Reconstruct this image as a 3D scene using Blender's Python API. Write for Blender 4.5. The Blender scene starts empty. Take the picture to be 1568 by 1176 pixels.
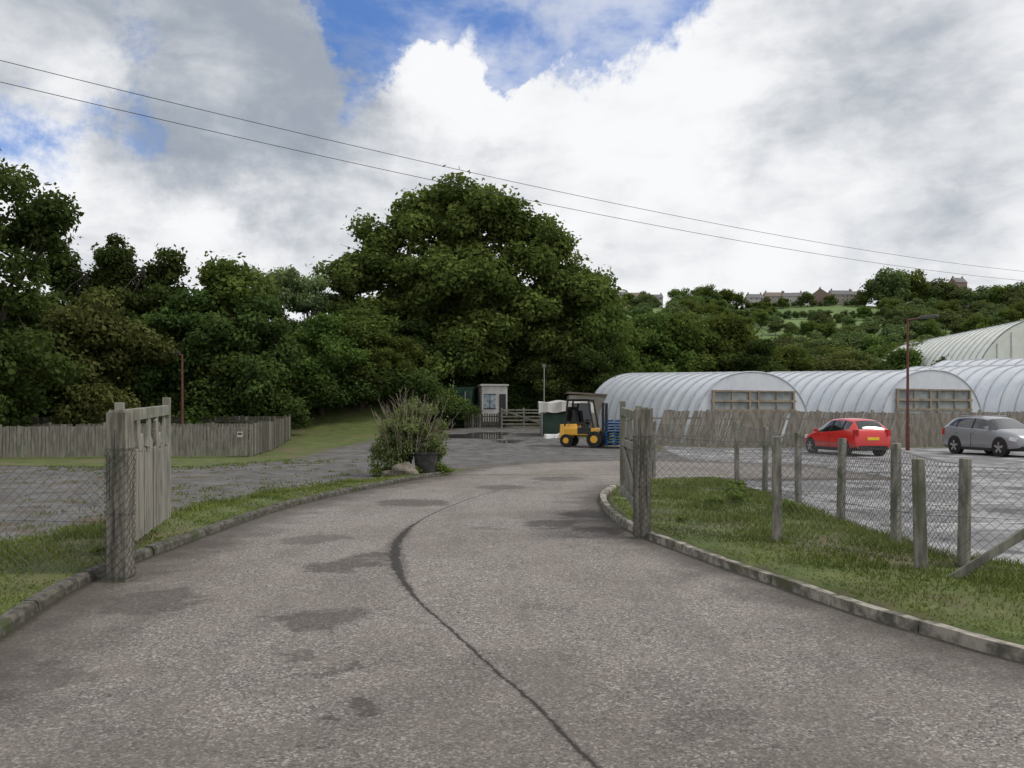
import bpy, math, random
import numpy as np
from mathutils import Vector, Matrix, Euler
random.seed(7)
scene=bpy.context.scene
COL=scene.collection

# ------------------------------------------------------------------ node helpers
class NT:
    def __init__(s,tree): s.t=tree
    def new(s,ty,**k):
        n=s.t.nodes.new(ty)
        for a,b in k.items(): setattr(n,a,b)
        return n
    def put(s,sock,v):
        if isinstance(v,bpy.types.NodeSocket): s.t.links.new(v,sock)
        elif v is not None:
            if isinstance(v,(tuple,list)) and len(v)==3 and sock.type=='RGBA': v=(*v,1)
            sock.default_value=v
    def math(s,op,a,b=None,c=None,clamp=False):
        n=s.new('ShaderNodeMath',operation=op,use_clamp=clamp)
        s.put(n.inputs[0],a); s.put(n.inputs[1],b)
        if c is not None: s.put(n.inputs[2],c)
        return n.outputs[0]
    def vmath(s,op,a,b=None,scale=None):
        n=s.new('ShaderNodeVectorMath',operation=op)
        s.put(n.inputs[0],a)
        if b is not None: s.put(n.inputs[1],b)
        if scale is not None: s.put(n.inputs['Scale'],scale)
        return n.outputs['Value'] if op in('LENGTH','DISTANCE','DOT_PRODUCT') else n.outputs['Vector']
    def noise(s,vec,scale,detail=4,rough=.55,dist=0,col=False):
        n=s.new('ShaderNodeTexNoise'); s.put(n.inputs['Vector'],vec)
        n.inputs['Scale'].default_value=scale; n.inputs['Detail'].default_value=detail
        n.inputs['Roughness'].default_value=rough; n.inputs['Distortion'].default_value=dist
        return n.outputs['Color' if col else 'Fac']
    def voro(s,vec,scale,out='Distance'):
        n=s.new('ShaderNodeTexVoronoi'); s.put(n.inputs['Vector'],vec); n.inputs['Scale'].default_value=scale
        return n.outputs[out]
    def step(s,v,lo,hi,a=0.,b=1.):
        n=s.new('ShaderNodeMapRange',interpolation_type='SMOOTHSTEP'); s.put(n.inputs[0],v)
        for i,x in zip((1,2,3,4),(lo,hi,a,b)): s.put(n.inputs[i],x)
        return n.outputs[0]
    def mix(s,f,a,b,mode='MIX'):
        n=s.new('ShaderNodeMix',data_type='RGBA',blend_type=mode)
        s.put(n.inputs[0],f); s.put(n.inputs[6],a); s.put(n.inputs[7],b)
        return n.outputs[2]
    def attr(s,name): return s.new('ShaderNodeAttribute',attribute_name=name).outputs['Fac']
    def bump(s,h,strength=.3,dist=.02):
        n=s.new('ShaderNodeBump'); s.put(n.inputs['Height'],h); n.inputs['Strength'].default_value=strength
        n.inputs['Distance'].default_value=dist; return n.outputs[0]
    def mapping(s,vec,scale=(1,1,1)):
        n=s.new('ShaderNodeMapping'); s.put(n.inputs[0],vec); n.inputs['Scale'].default_value=scale; return n.outputs[0]

def base_mat(name,rough=.8,metal=0.,spec=.5):
    m=bpy.data.materials.new(name); m.use_nodes=True
    b=m.node_tree.nodes['Principled BSDF']
    b.inputs['Roughness'].default_value=rough; b.inputs['Metallic'].default_value=metal
    b.inputs['Specular IOR Level'].default_value=spec
    return m,NT(m.node_tree),b

def nmat(name,c1,c2,scale=6,rough=.8,stretch=(1,1,1),metal=0.,bump=0.,spec=.4,detail=6,c3=None,lo=.35,hi=.65):
    m,N,b=base_mat(name,rough,metal,spec)
    co=N.new('ShaderNodeTexCoord').outputs['Object']
    v=N.mapping(co,stretch)
    n=N.noise(v,scale,detail,.6)
    c=N.mix(N.step(n,lo,hi),c1,c2)
    if c3 is not None:
        c=N.mix(N.step(N.noise(co,scale*.23+.3,4,.6),.5,.66),c,c3)
    N.put(b.inputs['Base Color'],c)
    if bump: N.put(b.inputs['Normal'],N.bump(n,bump,.02))
    return m

# ------------------------------------------------------------------ mesh helper
def link(o,parent=None):
    COL.objects.link(o)
    if parent is not None: o.parent=parent
    return o
def empty(name,loc=(0,0,0),rot=0,scale=1):
    e=bpy.data.objects.new(name,None); e.location=loc; e.rotation_euler=(0,0,rot); e.scale=(scale,)*3
    e.empty_display_size=.3
    return link(e)
class MB:
    def __init__(s): s.v=[];s.f=[];s.m=[]
    def add(s,vs,fs,mi=0):
        k=len(s.v); s.v+= [tuple(p) for p in vs]; s.f+=[tuple(i+k for i in f) for f in fs]; s.m+=[mi]*len(fs)
    def box(s,c,sz,mi=0,rz=0.,rx=0.,ry=0.,taper=1.):
        M=Euler((rx,ry,rz)).to_matrix(); c=Vector(c); vs=[]
        for z in(-.5,.5):
            t=taper if z>0 else 1
            for x,y in((-.5,-.5),(.5,-.5),(.5,.5),(-.5,.5)):
                vs.append(c+M@Vector((x*sz[0]*t,y*sz[1]*t,z*sz[2])))
        s.add(vs,[(3,2,1,0),(4,5,6,7),(0,1,5,4),(1,2,6,5),(2,3,7,6),(3,0,4,7)],mi)
    def tube(s,p0,p1,r0,r1=None,k=8,mi=0,caps=True):
        r1=r0 if r1 is None else r1
        p0=Vector(p0);p1=Vector(p1);d=(p1-p0).normalized()
        a=d.orthogonal().normalized();b=d.cross(a);vs=[]
        for p,r in((p0,r0),(p1,r1)):
            for i in range(k):
                t=2*math.pi*i/k; vs.append(p+a*r*math.cos(t)+b*r*math.sin(t))
        fs=[(i,(i+1)%k,k+(i+1)%k,k+i) for i in range(k)]
        if caps: fs+=[tuple(range(k-1,-1,-1)),tuple(range(k,2*k))]
        s.add(vs,fs,mi)
    def poly(s,pts,mi=0): s.add(pts,[tuple(range(len(pts)))],mi)
    def build(s,name,mats,parent=None,bevel=0,smooth=False,loc=None,rot=None):
        me=bpy.data.meshes.new(name); me.from_pydata(s.v,[],s.f); 
        for m in mats: me.materials.append(m)
        me.polygons.foreach_set('material_index',s.m)
        if smooth: me.polygons.foreach_set('use_smooth',[True]*len(s.f))
        me.update()
        o=link(bpy.data.objects.new(name,me),parent)
        if loc: o.location=loc
        if rot: o.rotation_euler=rot
        if bevel:
            b=o.modifiers.new('b','BEVEL'); b.width=bevel; b.segments=2; b.limit_method='ANGLE'
        return o

def sm(t): 
    t=np.clip(t,0,1); return t*t*(3-2*t)

# ------------------------------------------------------------------ layout curves
def catmull(P,n=6):
    P=[np.array(p,float) for p in P]; out=[]
    for i in range(len(P)-1):
        p0=P[max(i-1,0)];p1=P[i];p2=P[i+1];p3=P[min(i+2,len(P)-1)]
        for k in range(n):
            t=k/n
            out.append(.5*((2*p1)+(-p0+p2)*t+(2*p0-5*p1+4*p2-p3)*t*t+(-p0+3*p1-3*p2+p3)*t**3))
    out.append(P[-1]); return [tuple(p) for p in out]
kerbL=catmull([(-2.9,-5),(-3.0,1),(-3.45,4),(-3.78,6),(-4.03,7.1),(-4.19,8.33),(-4.2,9.7),(-4.15,11.8),(-4.02,14.2),(-3.55,16.8),(-2.86,19.3),(-2.3,21.2),(-1.85,22.2)])
kerbR=catmull([(12,.6),(8,1.6),(5.6,2.9),(4.3,4.25),(3.5,5.45),(3.24,6.04),(2.96,6.74),(2.65,7.9),(2.42,8.7),(2.15,9.8),(1.87,11.1),(1.72,12.9),(1.8,15.3),(2.12,17.3),(2.7,18.9),(3.7,20.2),(5.2,20.7)])
road_poly=kerbL+[(-1.9,23),(-1.3,25.2),(.3,28.2),(3.5,30),(7,29),(10,27),(10,20.7),(5.8,20.75)]+kerbR[::-1]+[(12,-5)]
gravel_poly=[(-40,8.6),(-8,9.2),(-6.6,10.2),(-5.7,13.3),(-5.25,16.5),(-4.4,18.8),(-3.6,20.6),(-3.1,22.6),(-2.2,24.5),(0,26),(9,26),(8,38),(6,42),(3.6,48),(2.6,57),(-1,60),(-4.2,54.5),(-7.4,48),(-8.9,38),(-8.2,30),(-10.5,25.6),(-20,27),(-40,27)]
car_poly=[(5.15,9.4),(5.35,19.6),(5.9,21),(6.4,27),(7.5,41.4),(60,41.4),(60,8.2),(5.9,8.4)]
seam_pts=catmull([(1.6,1),(.95,2.4),(.375,3.84),(.167,4.51),(-.1,5.2),(-.47,6.22),(-.84,7.21),(-1.16,8.39),(-1.38,9.57),(-1.5,10.8),(-1.45,12.5),(-1.11,14.7),(-.34,17.6),(1.54,22.3)],4)

def sdf(poly,x,y):
    P=np.array(poly); Q=np.roll(P,-1,0); d=np.full(x.shape,1e9); ins=np.zeros(x.shape,bool)
    for (ax,ay),(bx,by) in zip(P,Q):
        ex,ey=bx-ax,by-ay; L=ex*ex+ey*ey
        if L<1e-12: continue
        t=np.clip(((x-ax)*ex+(y-ay)*ey)/L,0,1)
        d=np.minimum(d,(x-ax-t*ex)**2+(y-ay-t*ey)**2)
        if ay!=by:
            c=((ay>y)!=(by>y))&(x<(bx-ax)*(y-ay)/(by-ay)+ax); ins^=c
    d=np.sqrt(d); return np.where(ins,d,-d)
def sline(pts,x,y):
    best=np.full(x.shape,1e9); sg=np.zeros(x.shape)
    for (ax,ay),(bx,by) in zip(pts[:-1],pts[1:]):
        ex,ey=bx-ax,by-ay; L=ex*ex+ey*ey
        t=np.clip(((x-ax)*ex+(y-ay)*ey)/L,0,1)
        dx=x-ax-t*ex;dy=y-ay-t*ey;d=np.sqrt(dx*dx+dy*dy)
        s_=np.sign(ex*dy-ey*dx); m=d<best; best=np.where(m,d,best); sg=np.where(m,s_,sg)
    return best*sg
def base_z(x,y):
    x=np.asarray(x,float);y=np.asarray(y,float)
    wx=1-sm((x-5)/6)
    r=np.minimum(.045*np.maximum(0,y-38),1.4)*wx
    bank=2.4*sm((y-49)/9)*sm((-4.5-x)/4)
    return r+bank
def gz(x,y):
    x=np.atleast_1d(np.asarray(x,float));y=np.atleast_1d(np.asarray(y,float))
    sr=sdf(road_poly,x,y);sg=sdf(gravel_poly,x,y);sc=sdf(car_poly,x,y)
    v=.09*np.clip(-sg/.7,0,1)*np.clip(-sc/.6,0,1)*np.clip((-sr-.03)/.08,0,1)*(1-sm((y-23)/3))
    return base_z(x,y)+v
def gz1(x,y): return float(gz(x,y)[0])

# ------------------------------------------------------------------ ground material
m_ground,N,b=base_mat('ground_surface',.9,0,.3)
geo=N.new('ShaderNodeNewGeometry').outputs['Position']
sr=N.attr('sd_road');sg=N.attr('sd_gravel');sc=N.attr('sd_car');se=N.attr('seam')
sepx=N.new('ShaderNodeSeparateXYZ'); N.put(sepx.inputs[0],geo)
nl=N.noise(geo,.35,5,.6);nm=N.noise(geo,1.6,5,.6);nf=N.noise(geo,14,5,.65);nff=N.noise(geo,70,3,.7)
# grass
g=N.mix(N.step(nm,.35,.65),(.065,.10,.022),(.13,.165,.045))
g=N.mix(N.step(nf,.35,.7),g,(.10,.115,.04))
g=N.mix(N.step(nl,.52,.66),g,(.15,.13,.07))
g=N.mix(N.math('MULTIPLY',N.step(N.noise(geo,1.1,6,.7),.52,.6),.6),g,(.10,.088,.05))
# gravel
gr=N.mix(N.step(nff,.3,.7),(.055,.053,.051),(.18,.176,.17))
gr=N.mix(N.math('MULTIPLY',N.step(nf,.42,.66),.8),gr,(.175,.17,.163))
gr=N.mix(N.math('MULTIPLY',N.step(nm,.48,.60),.7),gr,(.062,.059,.055))
gr=N.mix(N.math('MULTIPLY',N.step(N.noise(geo,.6,6,.7,.8),.50,.60),.5),gr,(.21,.205,.20))
gr=N.mix(N.math('MULTIPLY',N.step(N.noise(geo,3.4,5,.75,.4),.54,.62),.6),gr,(.05,.048,.045))
wig=N.math('MULTIPLY_ADD',N.math('SUBTRACT',nm,.5),3.2,sg)
yardl=N.step(sepx.outputs[0],-4.5,-7.5)
moss=N.math('MULTIPLY',N.step(N.noise(geo,.8,6,.75),.50,.60),N.math('MAXIMUM',N.step(sg,3.2,.3),N.math('MULTIPLY',yardl,.75)))
moss=N.math('MULTIPLY',moss,N.step(nf,.3,.6,.35,1.))
gr=N.mix(moss,gr,N.mix(N.step(nm,.42,.56),(.08,.105,.03),(.125,.085,.05)))
c=N.mix(N.step(wig,-.3,.5),g,gr)
# car park
cp=N.mix(N.step(nff,.3,.7),(.13,.13,.132),(.27,.265,.27))
cp=N.mix(N.math('MULTIPLY',N.step(N.noise(geo,.5,6,.65,.6),.47,.56),.65),cp,(.46,.45,.45))
cp=N.mix(N.math('MULTIPLY',N.step(N.noise(geo,.9,6,.65,.6),.53,.60),.7),cp,(.065,.065,.07))
c=N.mix(N.step(N.math('MULTIPLY_ADD',N.math('SUBTRACT',nm,.5),.5,sc),-.06,.1),c,cp)
# road
def cellv(sc_):
    s_=N.new('ShaderNodeSeparateColor'); N.put(s_.inputs[0],N.voro(geo,sc_,'Color')); return s_.outputs[0]
spk=cellv(115); spk2=cellv(70)
rd=N.mix(N.step(spk,.05,.95),(.115,.101,.09),(.335,.302,.275))
rd=N.mix(N.step(spk2,.82,.92,0.,.8),rd,(.55,.51,.475))
rd=N.mix(N.step(spk2,.18,.08,0.,.8),rd,(.045,.04,.035))
rd=N.mix(N.math('MULTIPLY',N.step(N.noise(geo,24,4,.7),.5,.7),.3),rd,(.11,.098,.088))
rd=N.mix(N.math('MULTIPLY',N.step(nm,.35,.65),.25),rd,(.29,.25,.222))
rd=N.mix(N.math('MULTIPLY',N.step(nl,.42,.62),.3),rd,(.13,.112,.10))
nearp=N.math('MULTIPLY',N.step(sepx.outputs[1],8.5,3.2),N.step(N.noise(geo,.9,6,.7,.5),.35,.62,.22,.6))
rd=N.mix(nearp,rd,(.10,.087,.076))
trk=N.step(N.noise(N.mapping(geo,(1.6,.22,1)),1.0,4,.6),.52,.62,0.,.22)
rd=N.mix(trk,rd,(.11,.096,.085))
# stains; dark patches by the right gate also paint in its post's shadow
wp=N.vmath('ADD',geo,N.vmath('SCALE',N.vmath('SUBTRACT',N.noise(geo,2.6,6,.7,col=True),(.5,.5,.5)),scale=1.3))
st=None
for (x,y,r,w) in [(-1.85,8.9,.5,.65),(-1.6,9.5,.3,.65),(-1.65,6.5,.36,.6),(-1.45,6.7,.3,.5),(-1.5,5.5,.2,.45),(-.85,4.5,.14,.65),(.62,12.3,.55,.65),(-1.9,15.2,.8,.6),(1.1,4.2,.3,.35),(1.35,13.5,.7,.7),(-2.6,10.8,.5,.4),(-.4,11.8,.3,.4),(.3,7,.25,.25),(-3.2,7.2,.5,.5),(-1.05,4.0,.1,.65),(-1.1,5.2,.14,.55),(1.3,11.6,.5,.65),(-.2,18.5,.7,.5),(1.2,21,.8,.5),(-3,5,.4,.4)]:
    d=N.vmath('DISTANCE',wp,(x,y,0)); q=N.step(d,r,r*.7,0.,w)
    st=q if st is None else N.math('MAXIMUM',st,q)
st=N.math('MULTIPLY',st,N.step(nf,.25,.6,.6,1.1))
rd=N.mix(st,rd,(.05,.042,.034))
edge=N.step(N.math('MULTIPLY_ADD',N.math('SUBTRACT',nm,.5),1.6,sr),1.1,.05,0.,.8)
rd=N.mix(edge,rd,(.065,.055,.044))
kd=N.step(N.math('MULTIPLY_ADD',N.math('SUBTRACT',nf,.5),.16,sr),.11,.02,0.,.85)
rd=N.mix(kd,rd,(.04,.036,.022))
sw=N.math('ABSOLUTE',N.math('MULTIPLY_ADD',N.math('SUBTRACT',N.noise(geo,7,5,.75),.5),.06,se))
wid=N.math('MULTIPLY_ADD',N.math('MULTIPLY',N.step(sepx.outputs[1],6.8,9.3),N.step(sepx.outputs[1],13,10.5)),.045,.010)
wid=N.math('MULTIPLY',wid,N.step(N.noise(geo,9,3,.7),.3,.6,.45,1.25))
sf=N.math('LESS_THAN',sw,wid)
soft=N.math('MULTIPLY',N.step(sw,N.math('MULTIPLY',wid,3.),wid),.45)
rd=N.mix(N.math('MAXIMUM',N.math('MULTIPLY',sf,.9),soft),rd,(.026,.023,.020))
rwig=N.math('MULTIPLY_ADD',N.math('SUBTRACT',nm,.5),1.4,sr)
c=N.mix(N.step(N.math('MAXIMUM',N.math('MINIMUM',rwig,N.math('SUBTRACT',sepx.outputs[1],22.5)),N.math('MINIMUM',N.math('ADD',sr,.1),N.math('MULTIPLY',N.math('SUBTRACT',22.5,sepx.outputs[1]),.3))),-.05,.12),c,rd)
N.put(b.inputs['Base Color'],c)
N.put(b.inputs['Roughness'],N.step(nl,.3,.7,.68,.92))
N.put(b.inputs['Normal'],N.bump(N.math('ADD',N.math('MULTIPLY',nff,.6),N.math('MULTIPLY',spk,.5)),.7,.012))

def grid_mesh(name,xs,ys,zfun,mask=None):
    X,Y=np.meshgrid(xs,ys); x=X.ravel();y=Y.ravel()
    s1=sdf(road_poly,x,y);s2=sdf(gravel_poly,x,y);s3=sdf(car_poly,x,y);s4=sline(seam_pts,x,y)
    z=zfun(x,y,s1,s2,s3)
    nx=len(xs);ny=len(ys)
    I,J=np.meshgrid(np.arange(nx-1),np.arange(ny-1)); a=(J*nx+I).ravel()
    F=np.stack([a,a+1,a+nx+1,a+nx],1)
    if mask is not None:
        k=mask(x,y,s1); F=F[k[F].any(1)]
    me=mesh_np(name,np.stack([x,y,z],1),F)
    for n_,s_ in(('sd_road',s1),('sd_gravel',s2),('sd_car',s3),('seam',s4)):
        at=me.attributes.new(n_,'FLOAT','POINT'); at.data.foreach_set('value',s_.astype(np.float32))
    me.materials.append(m_ground)
    me.polygons.foreach_set('use_smooth',np.ones(len(F),bool))
    return link(bpy.data.objects.new(name,me))
def mesh_np(name,V,F,mi=None):
    me=bpy.data.meshes.new(name); k=F.shape[1]
    me.vertices.add(len(V)); me.vertices.foreach_set('co',np.asarray(V,np.float32).ravel())
    me.loops.add(F.size); me.loops.foreach_set('vertex_index',F.astype(np.int32).ravel())
    me.polygons.add(len(F)); me.polygons.foreach_set('loop_start',np.arange(0,F.size,k,dtype=np.int32))
    me.polygons.foreach_set('loop_total',np.full(len(F),k,np.int32))
    if mi is not None: me.polygons.foreach_set('material_index',mi.astype(np.int32))
    me.update(calc_edges=True); return me
xs=np.unique(np.round(np.concatenate([np.linspace(-700,-60,14),np.arange(-60,-14,1.),np.arange(-14,-8,.4),np.arange(-8,8,.14),np.arange(8,40,.6),np.linspace(40,700,20)]),3))
ys=np.unique(np.round(np.concatenate([np.linspace(-60,-6,6),np.arange(-5,3,.5),np.arange(3,24,.14),np.arange(24,64,.5),np.linspace(64,110,16),np.linspace(140,1500,12)]),3))
def zg(x,y,s1,s2,s3):
    v=.09*np.clip(-s2/.7,0,1)*np.clip(-s3/.6,0,1)*np.clip((-s1-.03)/.08,0,1)*(1-sm((y-23)/3))
    return base_z(x,y)+v-.06*np.clip(s1/.15,0,1)
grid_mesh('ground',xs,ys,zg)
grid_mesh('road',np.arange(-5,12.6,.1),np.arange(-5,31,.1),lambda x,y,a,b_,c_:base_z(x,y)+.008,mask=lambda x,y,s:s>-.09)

# ------------------------------------------------------------------ kerbs
m_kerbL=nmat('kerb_dark',(.045,.042,.034),(.13,.12,.10),9,.9,bump=.5,c3=(.05,.06,.025))
m_kerbR=nmat('kerb_pale',(.10,.092,.075),(.36,.33,.28),7,.9,bump=.5,c3=(.09,.09,.05))
def kerb(name,pts,side,mat,seed):
    rnd=random.Random(seed); P=np.array(pts); seg=np.linalg.norm(np.diff(P,axis=0),axis=1); S=np.r_[0,np.cumsum(seg)]
    def at(s): return np.array([np.interp(s,S,P[:,0]),np.interp(s,S,P[:,1])])
    mb=MB(); s=0; L=.915
    while s+L<S[-1]:
        n=6; gap=.007; hz=.105+rnd.uniform(-.008,.008); off=rnd.uniform(-.008,.008)
        sts=[s+gap+(L-2*gap)*i/n for i in range(n+1)]; vs=[]
        for i_,q in enumerate(sts):
            p=at(q); t=at(min(q+.05,S[-1]))-at(max(q-.05,0)); t/=np.linalg.norm(t); nn=np.array([-t[1],t[0]])*side
            ch=rnd.uniform(0,.008)+(.012 if i_ in(0,n) else 0)*rnd.random()
            for o,z in((off,-.05),(off+.006+ch*.5,hz-.03-ch),(off+.030+ch,hz-ch*.4),(off+.125,hz-rnd.uniform(0,.004)),(off+.125,-.05)):
                vs.append((*(p+nn*o),z))
        fs=[]
        for i in range(n):
            for j in range(4):
                a=i*5+j; f=(a,a+1,a+6,a+5); fs.append(f if side>0 else f[::-1])
        fs+= [(0,1,2,3,4),(n*5+4,n*5+3,n*5+2,n*5+1,n*5)]
        mb.add(vs,fs); s+=L
    return mb.build(name,[mat])
kerb('road_kerb',kerbL,1,m_kerbL,1)
kerb('road_kerb',kerbR,1,m_kerbR,2)

# ------------------------------------------------------------------ grass blades
def leafmat(name,dark,light,trans=.3,huevar=.03,valvar=.35,tc_=(.18,.24,.04)):
    m=bpy.data.materials.new(name); m.use_nodes=True; N=NT(m.node_tree); N.t.nodes.remove(N.t.nodes['Principled BSDF'])
    v=N.attr('v'); oi=N.new('ShaderNodeObjectInfo').outputs['Random']
    c=N.mix(v,dark,light)
    if huevar or valvar:
        h=N.new('ShaderNodeHueSaturation'); N.put(h.inputs['Color'],c)
        N.put(h.inputs['Hue'],N.math('MULTIPLY_ADD',oi,huevar*2,.5-huevar)); N.put(h.inputs['Value'],N.math('MULTIPLY_ADD',oi,valvar*2,1-valvar))
        c=h.outputs[0]
    d=N.new('ShaderNodeBsdfDiffuse'); N.put(d.inputs[0],c)
    t=N.new('ShaderNodeBsdfTranslucent'); N.put(t.inputs[0],N.mix(.4,c,tc_))
    ms=N.new('ShaderNodeMixShader'); ms.inputs[0].default_value=trans
    N.t.links.new(d.outputs[0],ms.inputs[1]); N.t.links.new(t.outputs[0],ms.inputs[2])
    N.t.links.new(ms.outputs[0],N.t.nodes['Material Output'].inputs[0]); return m
m_grass=leafmat('grass_blades',(.06,.09,.022),(.25,.285,.09),.3,0,0)
def blades(name,n,xr,yr,hmin,hmax,seed):
    r=np.random.default_rng(seed)
    y=yr[0]+(yr[1]-yr[0])*r.random(n)**1.5; x=xr[0]+(xr[1]-xr[0])*r.random(n)
    s1=sdf(road_poly,x,y);s2=sdf(gravel_poly,x,y);s3=sdf(car_poly,x,y)
    nz=np.sin(x*3.1+y*1.7)+np.sin(x*1.3-y*4.1+2)+r.normal(0,.5,n)
    pt=np.sin(x*4.3+1.1*np.sin(y*2.1))+np.sin(y*3.7+1.3*np.sin(x*2.7))+.6*np.sin(x*9.1+y*7.3)
    k=(s1<-.09-.03*r.random(n))&(s2<.25+.2*nz)&(s3<.08*nz)&(np.abs(x)<y*.72+1.5)
    k&=(r.random(n)<np.clip(.85+.3*pt,.25,1))
    x=x[k];y=y[k];s1=s1[k];pt=pt[k];n=len(x)
    z=gz(x,y)-.005
    tall=np.clip((-s1-.15)/1.3,0.18,1)
    h=(hmin+(hmax-hmin)*r.random(n)**1.6)*tall*(.7+.3*np.sin(x*2.3+y*3.7))*(.85+.3*np.tanh(pt))+.02
    a=r.random(n)*2*math.pi; w=.0035+.0025*r.random(n)+.0005*y
    lx=r.normal(0,.5,n)*h;ly=r.normal(0,.5,n)*h
    V=np.empty((n,3,3)); ca=np.cos(a)*w;sa=np.sin(a)*w
    V[:,0]=np.stack([x-ca,y-sa,z],1);V[:,1]=np.stack([x+ca,y+sa,z],1);V[:,2]=np.stack([x+lx,y+ly,z+h],1)
    F=np.arange(n*3).reshape(n,3); me=mesh_np(name,V.reshape(-1,3),F)
    at=me.attributes.new('v','FLOAT','FACE'); at.data.foreach_set('value',np.clip(.46+.2*np.sin(x*1.7+1)*np.sin(y*1.3)+.12*np.sin(x*6+y*5)+r.normal(0,.26,n),0,1).astype(np.float32))
    me.materials.append(m_grass); link(bpy.data.objects.new(name,me))
blades('verge_grass',300000,(-9,8),(4.2,24.5),.02,.14,3)
def tufts(name,ncl,seed):
    r=np.random.default_rng(seed); cx=r.uniform(-15,-4.5,ncl);cy=r.uniform(9,30,ncl)
    s2=sdf(gravel_poly,cx,cy);s1=sdf(road_poly,cx,cy)
    k=(s1<-.5)&(s2>-.2)&(r.random(ncl)<np.exp(-np.maximum(s2,0)/.9)+.06)&(np.abs(cx)<cy*.72+1)
    cx=cx[k];cy=cy[k];m=10; x=np.repeat(cx,m)+r.normal(0,.10,len(cx)*m);y=np.repeat(cy,m)+r.normal(0,.10,len(cx)*m);n=len(x)
    z=base_z(x,y);h=r.uniform(.02,.07,n);a=r.random(n)*6.28;w=.005+.0005*y
    V=np.empty((n,3,3));ca=np.cos(a)*w;sa=np.sin(a)*w
    V[:,0]=np.stack([x-ca,y-sa,z],1);V[:,1]=np.stack([x+ca,y+sa,z],1);V[:,2]=np.stack([x+r.normal(0,.5,n)*h,y+r.normal(0,.5,n)*h,z+h],1)
    me=mesh_np(name,V.reshape(-1,3),np.arange(n*3).reshape(n,3)); at=me.attributes.new('v','FLOAT','FACE'); at.data.foreach_set('value',r.random(n).astype(np.float32)*.7)
    me.materials.append(m_grass); link(bpy.data.objects.new(name,me))
tufts('yard_weeds',3200,8)

# ------------------------------------------------------------------ trees
m_bark=nmat('bark',(.035,.028,.02),(.09,.075,.055),5,.9,(1,1,.3),bump=.5)
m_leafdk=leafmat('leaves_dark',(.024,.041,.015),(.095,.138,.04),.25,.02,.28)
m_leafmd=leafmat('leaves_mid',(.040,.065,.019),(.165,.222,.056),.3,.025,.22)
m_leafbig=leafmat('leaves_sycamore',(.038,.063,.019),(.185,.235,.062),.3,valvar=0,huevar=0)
m_leafpale=leafmat('leaves_pale',(.08,.11,.055),(.27,.34,.15),.3,valvar=.1)
m_leafol=leafmat('leaves_olive',(.042,.054,.02),(.15,.165,.055),.25,.02,.15)
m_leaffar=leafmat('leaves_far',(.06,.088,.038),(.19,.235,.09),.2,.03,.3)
def tree_mesh(name,lobes,npuff,nleaf,size,th,tr,mat,seed,pr=(.8,1.5),limbs=14,bottom=.3,shell=(.5,1.0)):
    r=np.random.default_rng(seed); Lb=np.array(lobes,float); w=Lb[:,3]**2; w/=w.sum()
    i=r.choice(len(Lb),npuff,p=w); d=r.normal(size=(npuff,3)); d/=np.linalg.norm(d,axis=1)[:,None]
    d[:,2]=np.where(d[:,2]<-.3,-d[:,2]*.5,d[:,2])
    C=Lb[i,:3]+d*Lb[i,3:4]*(r.uniform(*shell,size=(npuff,1)))
    R=r.uniform(pr[0],pr[1],npuff); C[:,2]=np.maximum(C[:,2],bottom+R*.5)
    pv=r.random(npuff)
    j=r.choice(npuff,nleaf,p=R**2/(R**2).sum()); d=r.normal(size=(nleaf,3)); d/=np.linalg.norm(d,axis=1)[:,None]
    d[:,2]+=.15; 
    rr=R[j]*(.35+.75*r.random(nleaf)**.6); rr*= 1+.45*(r.random(nleaf)<.09)
    pos=C[j]+d*rr[:,None]*np.array([1,1,.75])
    nrm=d*.6+r.normal(size=(nleaf,3))*.6+np.array([0,0,.35]); nrm/=np.linalg.norm(nrm,axis=1)[:,None]
    t1=np.cross(nrm,r.normal(size=(nleaf,3))); t1/=np.linalg.norm(t1,axis=1)[:,None]; t2=np.cross(nrm,t1)
    s_=(size*(.5+1.0*r.random(nleaf)))[:,None]
    V=np.stack([pos-t1*s_*.5,pos+t2*s_*.32,pos+t1*s_*.5,pos-t2*s_*.32],1).reshape(-1,3)
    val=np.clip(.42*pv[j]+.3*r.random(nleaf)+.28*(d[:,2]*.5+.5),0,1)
    F=np.arange(nleaf*4).reshape(-1,4); mi=np.ones(nleaf,int)
    mb=MB(); p=Vector((0,0,-.3)); seg=5; ra=tr; top=[]
    for k in range(seg):
        q=Vector((r.normal(0,.12)*tr*4,r.normal(0,.12)*tr*4,th*(k+1)/seg)); rb=tr*(1-.8*(k+1)/seg); mb.tube(p,q,ra,rb,8,0,False); p=q; ra=rb; top.append(q)
    for k in r.choice(npuff,min(limbs,npuff),replace=False):
        a=top[int(r.integers(1,seg))]; b_=Vector(C[k]); mid=a.lerp(b_,.5)+Vector((0,0,.08*(b_-a).length)); r0=tr*.28
        mb.tube(a,mid,r0,r0*.6,6,0,False); mb.tube(mid,b_,r0*.6,r0*.15,5,0,False)
        for q in range(3):
            e=b_+Vector(r.normal(size=3))*R[k]*.7; mb.tube(mid.lerp(b_,.6),e,r0*.25,r0*.05,4,0,False)
    k0=len(V); V=np.concatenate([V,np.array(mb.v)]); F2=np.array(mb.f)+k0
    F=np.concatenate([F,F2]); mi=np.concatenate([mi,np.zeros(len(F2),int)]); val=np.concatenate([val,np.full(len(F2),.5)])
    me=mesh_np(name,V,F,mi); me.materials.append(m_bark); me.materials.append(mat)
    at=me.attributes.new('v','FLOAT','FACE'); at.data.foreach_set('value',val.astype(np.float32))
    me['H']=float(np.percentile(V[:,2],99.95)); return me
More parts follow.
